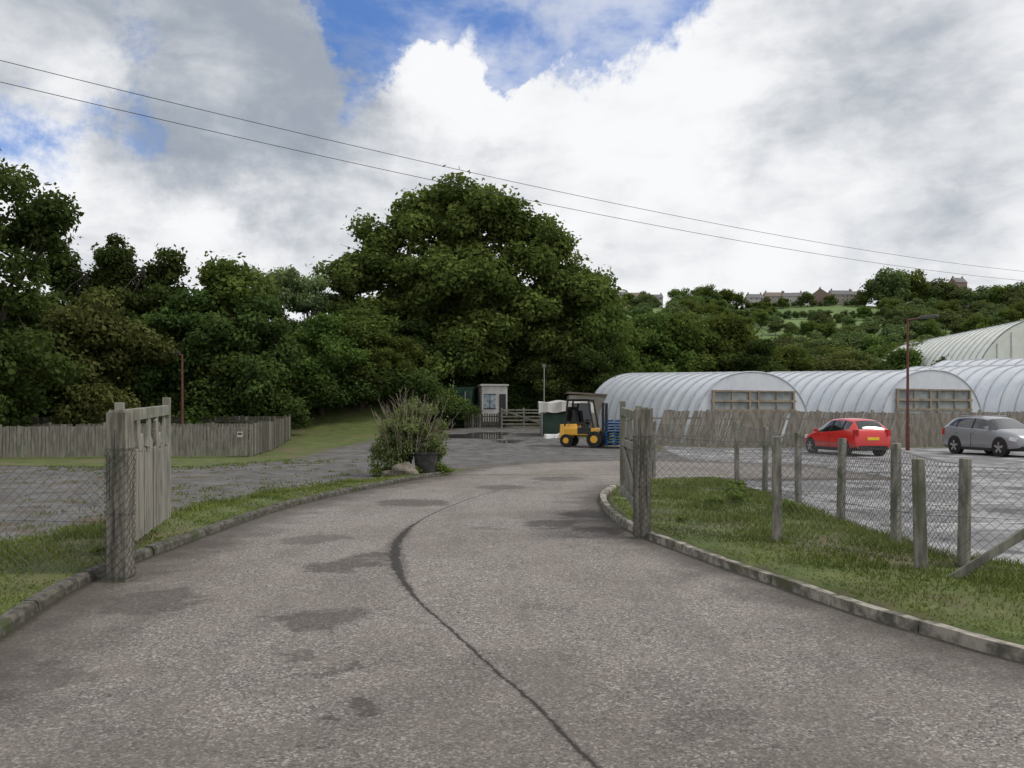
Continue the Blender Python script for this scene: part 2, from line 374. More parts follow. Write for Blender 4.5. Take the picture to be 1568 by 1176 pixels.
def put(me,name,x,y,h=None,rot=0,parent=None,sx=1.,zo=0,z=None):
    o=bpy.data.objects.new(name,me); s_=1 if h is None else h/me['H']
    o.scale=(s_*sx,s_*sx,s_); o.rotation_euler=(0,0,rot); o.location=(x,y,(float(base_z(x,y)) if z is None else z)+zo)
    return link(o,parent)

big=tree_mesh('sycamore_tree',[(1.4,0,14.6,3.4),(.2,-.5,16.0,2.5),(2.6,-.3,15.2,2.2),(-2.4,-.5,13.8,3.4),(-2.6,0,15.4,2.3),(-6.0,0,11.0,3.2),(-6.4,0,13.0,2.1),(-8.8,0,10.6,1.9),(4.8,0,13.8,2.4),(5.8,0,12.2,3.2),(7.8,0,9.6,2.8),(-.2,-1.5,10,4.6),(-4.5,-1,7.5,4.0),(4.2,-1,7.5,4.2),(0,-2,4.4,4.2),(-7,-.5,5.5,3),(7,-.5,5,3)],300,118000,.33,14,.65,m_leafbig,13,(.7,1.4),34,shell=(.5,1.0))
put(big,'sycamore_tree',-4,62,18.2,0,None,1.04)
tA=tree_mesh('treeA',[(0,0,6.3,2.6),(1.7,.5,5,2.2),(-1.7,-.3,5.2,2.2),(.3,0,8.2,1.5),(0,1,3,2.4),(0,-1.2,3.4,2.4)],75,24000,.27,7,.28,m_leafmd,21,(.6,1.15),16)
tA2=tree_mesh('treeA2',[(0,0,6.3,2.4),(1.9,.2,6,1.7),(-1.9,-.3,4.6,2.1),(-.8,0,8.2,1.3),(.2,1,3,2.6),(0,-1.2,3,2.6)],75,24000,.27,7,.28,m_leafdk,22,(.55,1.1),16)
# spiky-topped trees: lobes shrink steadily towards each leader so the crown stays connected
lead=lambda x0,y0,zt,n=7: [(x0*(.6+.4*k/(n-1)),y0,5.5+(zt-5.5)*k/(n-1),1.7-1.42*k/(n-1)) for k in range(n)]
tB=tree_mesh('treeB',[(0,0,3,2.6),(.2,0,5.0,2.3)]+lead(-1.5,0,9.9)+lead(1.3,.2,9.2)+lead(.1,.3,8.5)+[(-1.4,0,9.2,.75),(-1.45,0,8.4,1.0),(1.25,.2,8.6,.8)],190,30000,.19,8,.2,m_leafdk,23,(.28,.62),14,shell=(.15,.85))
tC=tree_mesh('treeC',[(0,0,6.5,2.2),(1.3,0,8.2,1.2),(-1.2,0,8,1.4),(.2,0,4,2)],55,12000,.22,8,.16,m_leafpale,24,(.45,.9),26)
tO=tree_mesh('treeO',[(0,0,5.5,2.6),(1.7,.5,4.6,2.2),(-1.7,-.3,4.8,2.2),(0,1,2.6,2.6),(0,-1,1.8,2.2)],75,22000,.25,5,.25,m_leafol,25,(.6,1.1),12,bottom=0)
tL=tree_mesh('treeL',[(0,0,8.3,2.8),(.8,0,10.2,2.0),(-2,0,9.4,2.6),(2.0,0,8.4,1.6),(2.6,0,9.6,.9),(1.2,0,5.8,2.2),(0,0,3.6,3),(-2,0,5,3),(1.6,0,3.6,2.2),(0,0,1.6,2.8),(2.2,-.5,7,1.2)],150,36000,.22,8,.3,m_leafdk,26,(.45,.9),10,bottom=0,shell=(.4,1.0))
sh=tree_mesh('shrubM',[(0,0,1.1,1.2),(1.1,0,.9,.9),(-1.2,.2,1,1.0)],40,9000,.15,1,.06,m_leafmd,27,(.35,.7),8,bottom=0)
sh2=tree_mesh('shrubM2',[(0,0,1.1,1.2),(1.1,0,1.2,.9),(-1.2,.2,.8,1.0)],40,9000,.15,1,.06,m_leafdk,28,(.35,.7),8,bottom=0)
fT=tree_mesh('farT',[(0,0,5.5,2.8),(1.6,0,4.6,2.2),(-1.6,0,4.6,2.2),(0,0,2.6,2.8)],34,6000,.5,4,.2,m_leaffar,29,(.9,1.6),4,bottom=0)
fT2=tree_mesh('farT2',[(0,0,5.8,2.4),(0,0,3.6,2.8),(0,1,7.4,1.3),(0,0,1.6,2.4)],32,5500,.5,4,.2,m_leaffar,30,(.9,1.5),4,bottom=0)
fT3=tree_mesh('farT3',[(0,0,5.2,3),(1.5,0,4.0,2.4),(-1.5,0,5.0,2.2),(0,0,2,2.6)],34,6000,.5,4,.2,m_leafmd,31,(.9,1.6),4,bottom=0)

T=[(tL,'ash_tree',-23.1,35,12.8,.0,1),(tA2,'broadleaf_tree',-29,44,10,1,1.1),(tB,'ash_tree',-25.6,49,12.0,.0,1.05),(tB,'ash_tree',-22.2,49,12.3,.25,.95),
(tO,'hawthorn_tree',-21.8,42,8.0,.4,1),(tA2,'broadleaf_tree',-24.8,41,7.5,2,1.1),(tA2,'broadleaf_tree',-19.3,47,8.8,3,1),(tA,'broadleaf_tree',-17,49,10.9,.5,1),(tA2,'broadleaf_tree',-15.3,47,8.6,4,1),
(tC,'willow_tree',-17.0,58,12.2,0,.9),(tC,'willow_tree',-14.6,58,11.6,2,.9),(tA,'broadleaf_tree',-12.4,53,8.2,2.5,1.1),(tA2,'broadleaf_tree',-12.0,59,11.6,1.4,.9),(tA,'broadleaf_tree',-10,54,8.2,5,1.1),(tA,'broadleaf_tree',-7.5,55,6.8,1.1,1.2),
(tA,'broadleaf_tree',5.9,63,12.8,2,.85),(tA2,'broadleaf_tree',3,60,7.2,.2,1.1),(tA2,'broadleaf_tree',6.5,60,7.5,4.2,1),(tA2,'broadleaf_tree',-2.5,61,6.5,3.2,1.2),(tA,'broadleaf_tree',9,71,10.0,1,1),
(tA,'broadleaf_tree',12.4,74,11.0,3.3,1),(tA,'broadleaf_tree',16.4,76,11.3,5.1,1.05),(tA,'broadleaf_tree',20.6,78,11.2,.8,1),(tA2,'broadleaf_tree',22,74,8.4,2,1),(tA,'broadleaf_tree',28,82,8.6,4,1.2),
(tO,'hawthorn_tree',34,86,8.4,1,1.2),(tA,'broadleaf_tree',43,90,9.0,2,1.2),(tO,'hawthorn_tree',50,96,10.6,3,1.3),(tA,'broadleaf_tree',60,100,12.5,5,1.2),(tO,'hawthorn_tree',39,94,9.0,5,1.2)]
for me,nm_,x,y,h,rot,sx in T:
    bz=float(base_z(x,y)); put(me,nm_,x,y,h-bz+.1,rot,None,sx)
wd=empty('woodland'); rr=random.Random(5)
for i in range(15):
    x=-44+i*2.6; y=rr.uniform(56,66); put(rr.choice([tA2,tA2,tA]),'tree',x,y,rr.uniform(7.6,9.6)-float(base_z(x,y))+1,rr.uniform(0,6),wd,1.35,-1.0)
for i in range(9): put(tA2,'tree',2+i*6+rr.uniform(-1,1),rr.uniform(84,90),rr.uniform(7.5,8.6),rr.uniform(0,6),wd,1.2)
for x,h in((-9,12),(-5,14),(-1.5,14),(2,13),(5,11),(8,10)): put(tA2,'tree',x,72,h-1.3,rr.uniform(0,6),wd,1.1)
hd=empty('hedgerow')
for i in range(26):
    x=-34+i*1.35+rr.uniform(-.4,.4); y=46.8+rr.uniform(-.6,1.5)+(0 if x<-14 else 5+(x+14)*.3)
    if x>-4: continue
    put(rr.choice([sh,sh2,sh2]),'shrub',x,y,rr.uniform(2.2,3.8),rr.uniform(0,6),hd,1.1)
for i in range(5):
    put(rr.choice([sh,sh2]),'shrub',-9.5+i*1.2,57+rr.uniform(-.5,.8),rr.uniform(1.6,2.6),rr.uniform(0,6),hd,1.1)
for i in range(10):
    put(rr.choice([sh,sh2]),'shrub',-3+i*1.4,60.8+rr.uniform(-.3,1),rr.uniform(2,3.2),rr.uniform(0,6),hd,1.1)

# ------------------------------------------------------------------ hill
def hill_z(x,y):
    x=np.asarray(x,float);y=np.asarray(y,float)
    t=np.clip((y-112)/308,0,1); z=58*t
    z=z*(1+.03*np.sin(x*.013+1)+.015*np.sin(x*.05))+1.2*np.sin(x*.03+y*.02)*t
    z=z-np.maximum(0,y-425)*.12
    return z*sm((x+90)/90)-.3
hx=np.linspace(-100,520,90);hy=np.linspace(105,700,80);X,Y=np.meshgrid(hx,hy);a=(np.arange(79)[:,None]*90+np.arange(89)[None]).ravel()
me=mesh_np('hill',np.stack([X.ravel(),Y.ravel(),hill_z(X.ravel(),Y.ravel())],1),np.stack([a,a+1,a+91,a+90],1))
me.polygons.foreach_set('use_smooth',np.ones(len(a),bool))
m_hill=nmat('hill_fields',(.085,.14,.035),(.13,.20,.05),.02,.9,c3=(.15,.19,.07))
me.materials.append(m_hill); link(bpy.data.objects.new('hill',me))
ht=empty('hillside_trees')
def hput(x,y,h,me=None,sx=1.): put(me or rr.choice([fT,fT,fT2,fT3]),'tree',x,y,h,rr.uniform(0,6),ht,sx,z=float(hill_z(x,y))-.3)
for i in range(300):
    y=rr.uniform(112,178); u=rr.uniform(.08,.74); hput(u*y,y,rr.uniform(5.5,8.6)+(1.5 if u>.52 else 0),None,1.15)
for i in range(200):
    y=rr.uniform(215,385); u=rr.uniform(.08,.72)
    if .26<u<.46: continue
    hput(u*y,y,rr.uniform(5,9),None,1.15)
for i in range(50):
    y=rr.uniform(185,300); u=rr.uniform(.25,.475); hput(u*y,y,rr.uniform(4,6.5),None,1.15)
for i in range(8):
    y=rr.uniform(300,390); u=rr.uniform(.25,.475); hput(u*y,y,rr.uniform(4,6.5),None,1.15)
for k,(u0,u1,y0,y1) in enumerate([(.26,.5,326,340),(.1,.7,404,407)]):
    n=int((u1-u0)*y0/3.2)
    for i in range(n):
        t=i/n; y=y0+(y1-y0)*t
        if rr.random()<.12: continue
        hput((u0+(u1-u0)*t)*y,y,rr.uniform(2.4,4.4),None,1.3)
for px,h in((1040,11),(1080,13),(1110,11),(1130,9),(1000,7),(1345,15),(1362,20),(1385,20),(1405,15),(1435,16),(1455,13),(1500,13),(1530,14),(1560,15),(1480,13),(960,7),(1325,9),(1236,8),(1420,14),(1515,12),(1545,13),(1090,12),(1070,10),(1172,6),(1200,6),(1272,6)):
    y=404+rr.uniform(-6,4); hput((px-784)/1241*y,y,h,rr.choice([fT,fT3]),1.15)

# houses on ridge
m_roof=nmat('roof_slate',(.12,.115,.12),(.19,.18,.18),1.5,.8)
m_roof2=nmat('roof_tile',(.15,.115,.10),(.21,.165,.14),1.5,.8)
m_stone=nmat('house_stone',(.26,.23,.19),(.36,.33,.28),1.2,.9)
m_render=nmat('house_render',(.42,.40,.37),(.54,.52,.49),1.2,.9)
m_brick=nmat('house_brick',(.20,.145,.12),(.27,.20,.165),2,.9)
m_win=nmat('window_glass',(.03,.035,.04),(.06,.07,.08),2,.15)
m_whitep=nmat('white_paint',(.72,.72,.70),(.80,.80,.78),3,.5)
def house(px,y,w,d,h,rh,wall,roof,rot=0.,name='stone_house'):
    x=(px-784)/1241*y; e=empty(name,(x,y,float(hill_z(x,y))+1.0),rot,.72)
    mb=MB(); mb.box((0,0,h/2-1),(w,d,h+2)); 
    for s_ in(-1,1): mb.poly([(s_*w/2,-d/2,h),(s_*w/2,d/2,h),(s_*w/2,0,h+rh)])
    mb.build('walls',[wall],e)
    mb=MB()
    for s_ in(-1,1):
        a=math.atan2(rh,d/2); L=math.hypot(rh,d/2)+.4
        mb.box((0,s_*(d/4+.1),h+rh/2-.02),(w+.6,L,.18),rx=-s_*a)
    mb.build('roof',[roof],e)
    mb=MB()
    for s_ in(-.42,.42): mb.box((s_*w,0,h+rh+.4),(.9,.7,1.6)); mb.tube((s_*w,0,h+rh+1.2),(s_*w,0,h+rh+1.6),.15)
    mb.build('chimneys',[m_brick],e)
    mb=MB(); fr=MB(); n=max(2,int(w/3))
    for i in range(n):
        for z in(1.5,4.2):
            if z<h-.6:
                xx=-w/2+(i+.5)*w/n; mb.box((xx,-d/2-.03,z),(1.2,.06,1.2)); fr.box((xx,-d/2-.02,z),(1.5,.03,1.5))
    mb.build('windows',[m_win],e); fr.build('window_frames',[m_whitep],e)
house(948,416,12,8,5,3,m_stone,m_roof,.1);house(973,416,14,8,5,3,m_stone,m_roof2,-.1);house(1003,418,10,7,5,2.6,m_render,m_roof)
house(1155,414,11,8,5,3,m_render,m_roof,.1);house(1185,416,14,8,5.2,3,m_stone,m_roof2,0);house(1213,414,14,8,4.6,3,m_render,m_roof,-.15)
house(1255,414,8,10,6,3.6,m_brick,m_roof2,1.3,'brick_house');house(1287,416,16,8,5.4,3.2,m_stone,m_roof,.05);house(1312,418,10,8,5.2,3,m_brick,m_roof,.05,'brick_house')
house(1466,414,9,8,18,3.6,m_brick,m_roof,.2,'brick_house');house(1055,418,12,8,5,3,m_stone,m_roof,.1)

# ------------------------------------------------------------------ woods / metals
m_wgrey=nmat('weathered_wood',(.16,.155,.13),(.29,.275,.235),6,.85,(3,3,.35),bump=.3,c3=(.14,.15,.11))
m_wpost=nmat('gate_post_wood',(.10,.092,.073),(.26,.24,.20),7,.9,(3,3,.3),bump=.6,c3=(.10,.11,.07))
m_wfence=nmat('fence_wood',(.14,.13,.11),(.26,.24,.20),4,.85,(3,3,.4),bump=.2)
m_wtan=nmat('fence_wood_tan',(.17,.15,.12),(.29,.26,.215),3,.85,(2,2,.5))
m_wdark=nmat('fence_wood_dark',(.06,.055,.042),(.115,.105,.08),4,.85,(3,3,.4))
m_wire=nmat('galvanised_wire',(.06,.06,.06),(.12,.12,.12),4,.6,metal=.3)
m_steel=nmat('steel',(.3,.3,.3),(.42,.42,.43),5,.4,metal=.8)
m_black=nmat('black_rubber',(.012,.012,.012),(.03,.03,.03),8,.8)
m_bplas=nmat('black_metal',(.015,.015,.017),(.03,.03,.032),8,.45)
m_conc=nmat('weathered_fence_post',(.12,.115,.096),(.28,.265,.225),7,.9,(2,2,.4),bump=.5,c3=(.10,.11,.07))

def chain(mb,p0,p1,z0,z1,s=.075,r=.0023,g=True):
    p0=Vector((*p0,0));p1=Vector((*p1,0)); d=p1-p0; L=d.length; u=d/L
    za=(gz1(p0.x,p0.y),gz1(p1.x,p1.y)) if g else (0,0); H=z1[0]-z0
    def pt(a,v): 
        t=a/L; zb=za[0]*(1-t)+za[1]*t; top=z1[0]*(1-t)+z1[1]*t
        sag=-.03*math.sin(math.pi*t)*(v/H) if g else 0
        q=p0+u*a; return (q.x,q.y,zb+z0+(top-z0)*v/H+sag)
    c=-H
    while c<L:
        for fl in(0,1):
            v0=max(0,-c);v1=min(H,L-c)
            if v1-v0>.01:
                n=4 if g else 1; q0=None
                for i in range(n+1):
                    v=v0+(v1-v0)*i/n; q=pt(c+v,v if fl==0 else H-v)
                    if q0: mb.tube(q0,q,r,r,3,0,False)
                    q0=q
        c+=s*1.3
    for v in(.02,H*.5,H-.01):
        q0=None
        for i in range(7):
            q=pt(L*i/6,v)
            if q0: mb.tube(q0,q,r*1.3,r*1.3,4,0,False)
            q0=q

def gate_post(name,x,y,h,w=.19):
    e=empty(name,(x,y,gz1(x,y)-.02)); mb=MB()
    mb.box((0,0,h/2),(w,w,h)); mb.box((0,0,h+.0),(w*1.0,w*1.0,.05),taper=.75)
    for k in range(5): mb.box((random.uniform(-.07,.07),-w/2-.001,h*random.uniform(.3,.9)),(.006,.004,random.uniform(.3,.7)),1)
    mb.build('post',[m_wpost,m_bplas],e,.012)
    mb=MB(); k=w/2+.012
    for a,b_ in(((-k,-k),(k,-k)),((k,-k),(k,k)),((k,k),(-k,k)),((-k,k),(-k,-k))): chain(mb,a,b_,.05,(h-.35,h-.35),.07,.0025,False)
    mb.build('wire_wrap',[m_wire],e)
    mb=MB(); 
    for z in(.45,1.35): mb.box((0,w*.5+.015,z),(.05,.03,.3)); 
    mb.build('hinges',[m_bplas],e)
gate_post('gate_post',-3.9,8.07,1.70); gate_post('gate_post',1.74,10.85,1.75)
def gate(name,x,y,ang,L,flip):
    e=empty(name,(x,y,.08),ang); mb=MB(); rnd=random.Random(int(x*10))
    mb.box((.05,0,.95),(.1,.08,1.5)); mb.box((L-.05,0,1.0),(.11,.09,1.62)); 
    n=int((L-.2)/.108)
    for i in range(n):
        xx=.155+i*.108; top=1.18+.03*math.sin(i*1.7)
        mb.box((xx,-.035+rnd.uniform(-.004,.004),(.2+top)/2+rnd.uniform(-.01,.01)),(.088,.022,top-.2),rnd.choice((0,0,1)),ry=rnd.uniform(-.008,.008))
    mb.box((L/2,.01,.32),(L-.2,.045,.11)); mb.box((L/2,.01,1.12),(L-.2,.045,.11)); mb.box((L/2,.005,.72),(math.hypot(L-.3,.8),.035,.09),ry=-math.atan2(.7,L-.3))
    mb.box((L/2,0,1.60),(L-.02,.075,.13),ry=-.03)
    for i,xx in enumerate((.35,.85,1.4,1.95,2.45)):
        mb.box((xx,-.02,1.36),(.16,.03,.36),ry=(-1)**i*.28); 
        mb.box((xx+.12,-.022,1.25),(.22,.028,.14),ry=.5*(-1)**i)
    mb.build('leaf',[m_wgrey,m_wfence],e,.006)
gate('wooden_gate',-3.98,8.2,math.atan2(2.75,-.68),2.85,0)
gate('wooden_gate',1.72,10.98,math.atan2(2.8,.16),2.85,1)

# chain link fences
def cfence(name,pts,hs,r=.055,post=True):
    e=empty(name); mb=MB()
    for i in range(len(pts)-1): chain(mb,pts[i],pts[i+1],.04,(hs[i]-.06,hs[i+1]-.06))
    mb.build('mesh_wire',[m_wire],e)
    mb=MB()
    for i,(p,h) in enumerate(zip(pts,hs)):
        if h>0 and (post is True or post[i]):
            z=gz1(*p); mb.box((p[0],p[1],z+h/2-.1),(.10,.10,h+.2),rz=.1*i,rx=random.uniform(-.03,.03),ry=random.uniform(-.035,.035),taper=.93)
    mb.build('posts',[m_conc],e,.01)
    return e
f1=cfence('chain_link_fence',[(1.86,10.8),(3.28,10.04),(4.15,8.25),(6.6,6.9),(9.0,5.6)],[1.45,1.3,1.12,1.2,1.2],post=[0,1,1,1,1])
mb=MB(); mb.box((4.72,7.55,.52),(1.5,.075,.075),rz=-.5,ry=-.68); mb.build('brace',[m_conc],f1,.006)
cfence('chain_link_fence',[(3.65,20.9),(5.46,19.7),(5.5,17.6),(5.4,15.3),(5.12,12.6),(4.83,10.2),(4.66,8.35)],[1.5,1.5,1.4,1.33,1.28,1.25,1.12])
cfence('chain_link_fence',[(-3.99,8.02),(-6.6,7.9),(-9.5,7.8)],[1.2,1.25,1.25],post=[0,1,1])

# picket fences
def picket(name,pts,h,mat,pw=.1,gap=.02,lean=0.,seed=1,post=2.4,rails=(.3,.8)):
    e=empty(name); mb=MB(); rnd=random.Random(seed)
    for (a,b_) in zip(pts[:-1],pts[1:]):
        A=Vector((*a,0));B=Vector((*b_,0)); L=(B-A).length; u=(B-A)/L; ang=math.atan2(u.y,u.x); n=int(L/(pw+gap)); nn=Vector((u.y,-u.x,0))
        for i in range(n):
            p=A+u*(i+.5)*(pw+gap); z=float(base_z(p.x,p.y)); hh=h*(1+rnd.uniform(-.02,.02)+.015*math.sin(i*.05))
            if rnd.random()<.012: continue
            k=p+nn*(.035+rnd.uniform(0,.008)); 
            M=Matrix.Rotation(ang,3,'Z')
            vs=[]; ln=lean+rnd.uniform(-.012,.012)
            for zz in(.06,hh):
                for xx,yy in((-pw/2,-.01),(pw/2,-.01),(pw/2,.01),(-pw/2,.01)):
                    q=M@Vector((xx+ln*zz,yy,0)); vs.append((k.x+q.x,k.y+q.y,z+zz))
            mb.add(vs,[(3,2,1,0),(4,5,6,7),(0,1,5,4),(1,2,6,5),(2,3,7,6),(3,0,4,7)],0 if rnd.random()<.75 else rnd.choice((1,2)))
        m=max(1,round(L/post))
        for i in range(m+1):
            p=A+u*L*i/m; z=float(base_z(p.x,p.y)); mb.box((p.x,p.y,z+h*.53),(.11,.11,h*1.06),0,rz=ang)
        for q in rails:
            for i in range(m):
                p=A+u*L*(i+.5)/m; mb.box((p.x,p.y,float(base_z(p.x,p.y))+h*q),(L/m,.05,.09),0,rz=ang)
    mb.build('pales',[mat,m_wfence,m_wgrey],e); return e
fe=picket('wooden_fence',[(-36,30),(-19.6,31),(-10.3,32)],1.22,m_wfence,.11,.02,seed=2)
picket('wooden_fence',[(-10.4,32.3),(-12.2,44.5)],1.35,m_wdark,.11,.012,seed=3)
picket('wooden_fence',[(-12.4,44.4),(-36,44)],1.3,m_wdark,.11,.02,seed=4)
picket('wooden_fence',[(-11.5,38),(-24,37.6)],1.25,m_wfence,.11,.03,seed=6)
picket('slatted_fence',[(7.0,40.6),(24,41.6),(60,42.6)],1.82,m_wtan,.14,.012,lean=.33,seed=5,post=3)
mb=MB(); mb.box((0,0,0),(.22,.02,.22)); mb.box((0,-.012,.02),(.15,.004,.07),1); mb.build('fence_sign',[m_render,m_bplas],None,loc=(-10.7,31.88,.9))

# ------------------------------------------------------------------ polytunnels
m_film,N,b=base_mat('polythene_film',.25,0,.7)
co=N.new('ShaderNodeTexCoord').outputs['Object']
ca=N.mix(N.step(N.noise(co,.9,5,.6),.3,.7),(.68,.72,.78),(.82,.84,.88))
ca=N.mix(N.step(N.noise(N.mapping(co,(.3,3,.3)),1.6,4,.7),.5,.7,0.,.45),ca,(.48,.54,.63))
N.put(b.inputs['Base Color'],ca)
tr=N.new('ShaderNodeBsdfTranslucent'); tr.inputs[0].default_value=(.75,.78,.82,1)
ms=N.new('ShaderNodeMixShader'); ms.inputs[0].default_value=.22
N.t.links.new(b.outputs[0],ms.inputs[1]);N.t.links.new(tr.outputs[0],ms.inputs[2])
N.t.links.new(ms.outputs[0],N.t.nodes['Material Output'].inputs[0])
m_hoop=nmat('hoop_metal',(.32,.35,.38),(.46,.49,.52),3,.5)
m_mesh=nmat('vent_mesh',(.17,.19,.19),(.30,.32,.32),1.2,.7)
m_tim=nmat('timber_frame',(.20,.16,.12),(.32,.26,.20),3,.8,(1,1,.5))
m_cream=nmat('cream_cladding',(.76,.77,.69),(.84,.85,.79),1,.5)
def tunnel(name,x,y,z,rot,L,a,H,rise,film=m_film,step=1.0,frame=True,endm=None):
    e=empty(name,(x,y,z),rot)
    K=28
    def prof(t,s=1.):
        an=math.pi*t; cx=-math.cos(an); sz=math.sin(an)
        return (a*s*math.copysign(abs(cx)**.9,cx), H*s*abs(sz)**.78)
    mb=MB(); n=int(L/step); st=[]
    for i in range(n+1):
        st.append((i*step,1.0))
        if i<n: st.append((i*step+step*.25,.983)); st.append((i*step+step*.5,.975)); st.append((i*step+step*.75,.983))
    vs=[]
    for yy,s_ in st:
        for k in range(K+1):
            px,pz=prof(k/K,s_); vs.append((px,yy,pz+rise*yy/L))
    fs=[(i*(K+1)+k,i*(K+1)+k+1,(i+1)*(K+1)+k+1,(i+1)*(K+1)+k) for i in range(len(st)-1) for k in range(K)]
    mb.add(vs,fs); mb.build('cover',[film],e,smooth=True)
    mb=MB()
    for i in range(n+1):
        pr=[prof(k/K,1.004) for k in range(K+1)]
        for k in range(K): mb.tube((pr[k][0],i*step,pr[k][1]+rise*i*step/L),(pr[k+1][0],i*step,pr[k+1][1]+rise*i*step/L),.028 if i else .05,None,5,0,False)
    mb.build('hoops',[m_hoop],e)
    for yy,nm_ in((-.01,'end_wall'),(L+.01,'far_end_wall')):
        mb=MB(); pr=[(prof(k/K,.995)[0],yy,prof(k/K,.995)[1]+rise*max(0,yy)/L) for k in range(K+1)]; mb.poly(pr); mb.build(nm_,[endm or film],e)
    mb=MB()
    if not frame:
        for q in range(-5,6):
            xx=q*a/6; top=prof(math.acos(-xx/a)/math.pi if abs(xx)<a else 0)[1]
            mb.tube((xx,-.05,0),(xx,-.05,top*.97),.05,None,6)
        mb.build('end_wall_ribs',[m_hoop],e)
    if frame:
        w=a*.70; mb.box((0,-.06,H*.60),(2*w,.04,H*.26)); mb.build('vents',[m_mesh],e)
        mb=MB()
        for zz in(H*.47,H*.60,H*.735): mb.box((0,-.12,zz),(2*w+.2,.08,.12 if zz<H*.7 else .09))
        for xx in(-w,-.35,.25,w*.98): mb.box((xx,-.13,H*.37),(.12,.07,H*.74))
        for xx in(-w*.55,w*.55): mb.box((xx,-.11,H*.60),(.06,.05,H*.26))
        mb.box((0,-.11,.9),(1.9,.05,1.8)); mb.build('timber_frame',[m_tim],e)
    return e
rt=math.atan2(.365,.93)
tunnel('polytunnel',13.7,46,0,rt,13,4.0,4.1,.55)
tunnel('polytunnel',23.9,46,0,rt,13,4.0,4.2,.55)
tunnel('polytunnel',34.3,46.3,.2,rt,13,4.1,4.4,.55)
tunnel('polytunnel',38.5,58,.4,rt,8,4.2,5.4,.3,frame=False)
tunnel('large_greenhouse_tunnel',50.8,76,0,-.05,26,7.8,10.9,.0,film=m_cream,step=1.3,frame=False,endm=m_cream)

# ------------------------------------------------------------------ cars
def paint(name,col,metal=0.,rough=.3):
    m,N,b=base_mat(name,rough,metal,.5); co=N.new('ShaderNodeTexCoord').outputs['Object']
    c2=tuple(x*.85 for x in col); N.put(b.inputs['Base Color'],N.mix(N.noise(co,3,4),c2,col)); b.inputs['Coat Weight'].default_value=.7; b.inputs['Coat Roughness'].default_value=.08
    return m
m_red=paint('car_paint_red',(.66,.022,.018)); m_silver=paint('car_paint_silver',(.33,.34,.36),.4,.35)
m_glass=nmat('car_glass',(.012,.014,.016),(.03,.033,.036),1,.06,spec=.8)
m_alloy=nmat('alloy',(.45,.45,.46),(.6,.6,.6),3,.35,metal=.7)
m_tail=nmat('tail_lamp_red',(.35,.01,.01),(.5,.02,.02),5,.2)
m_head=nmat('head_lamp',(.6,.62,.65),(.8,.8,.82),5,.12)
m_yel=nmat('plate_yellow',(.75,.5,.02),(.8,.56,.04),5,.5)
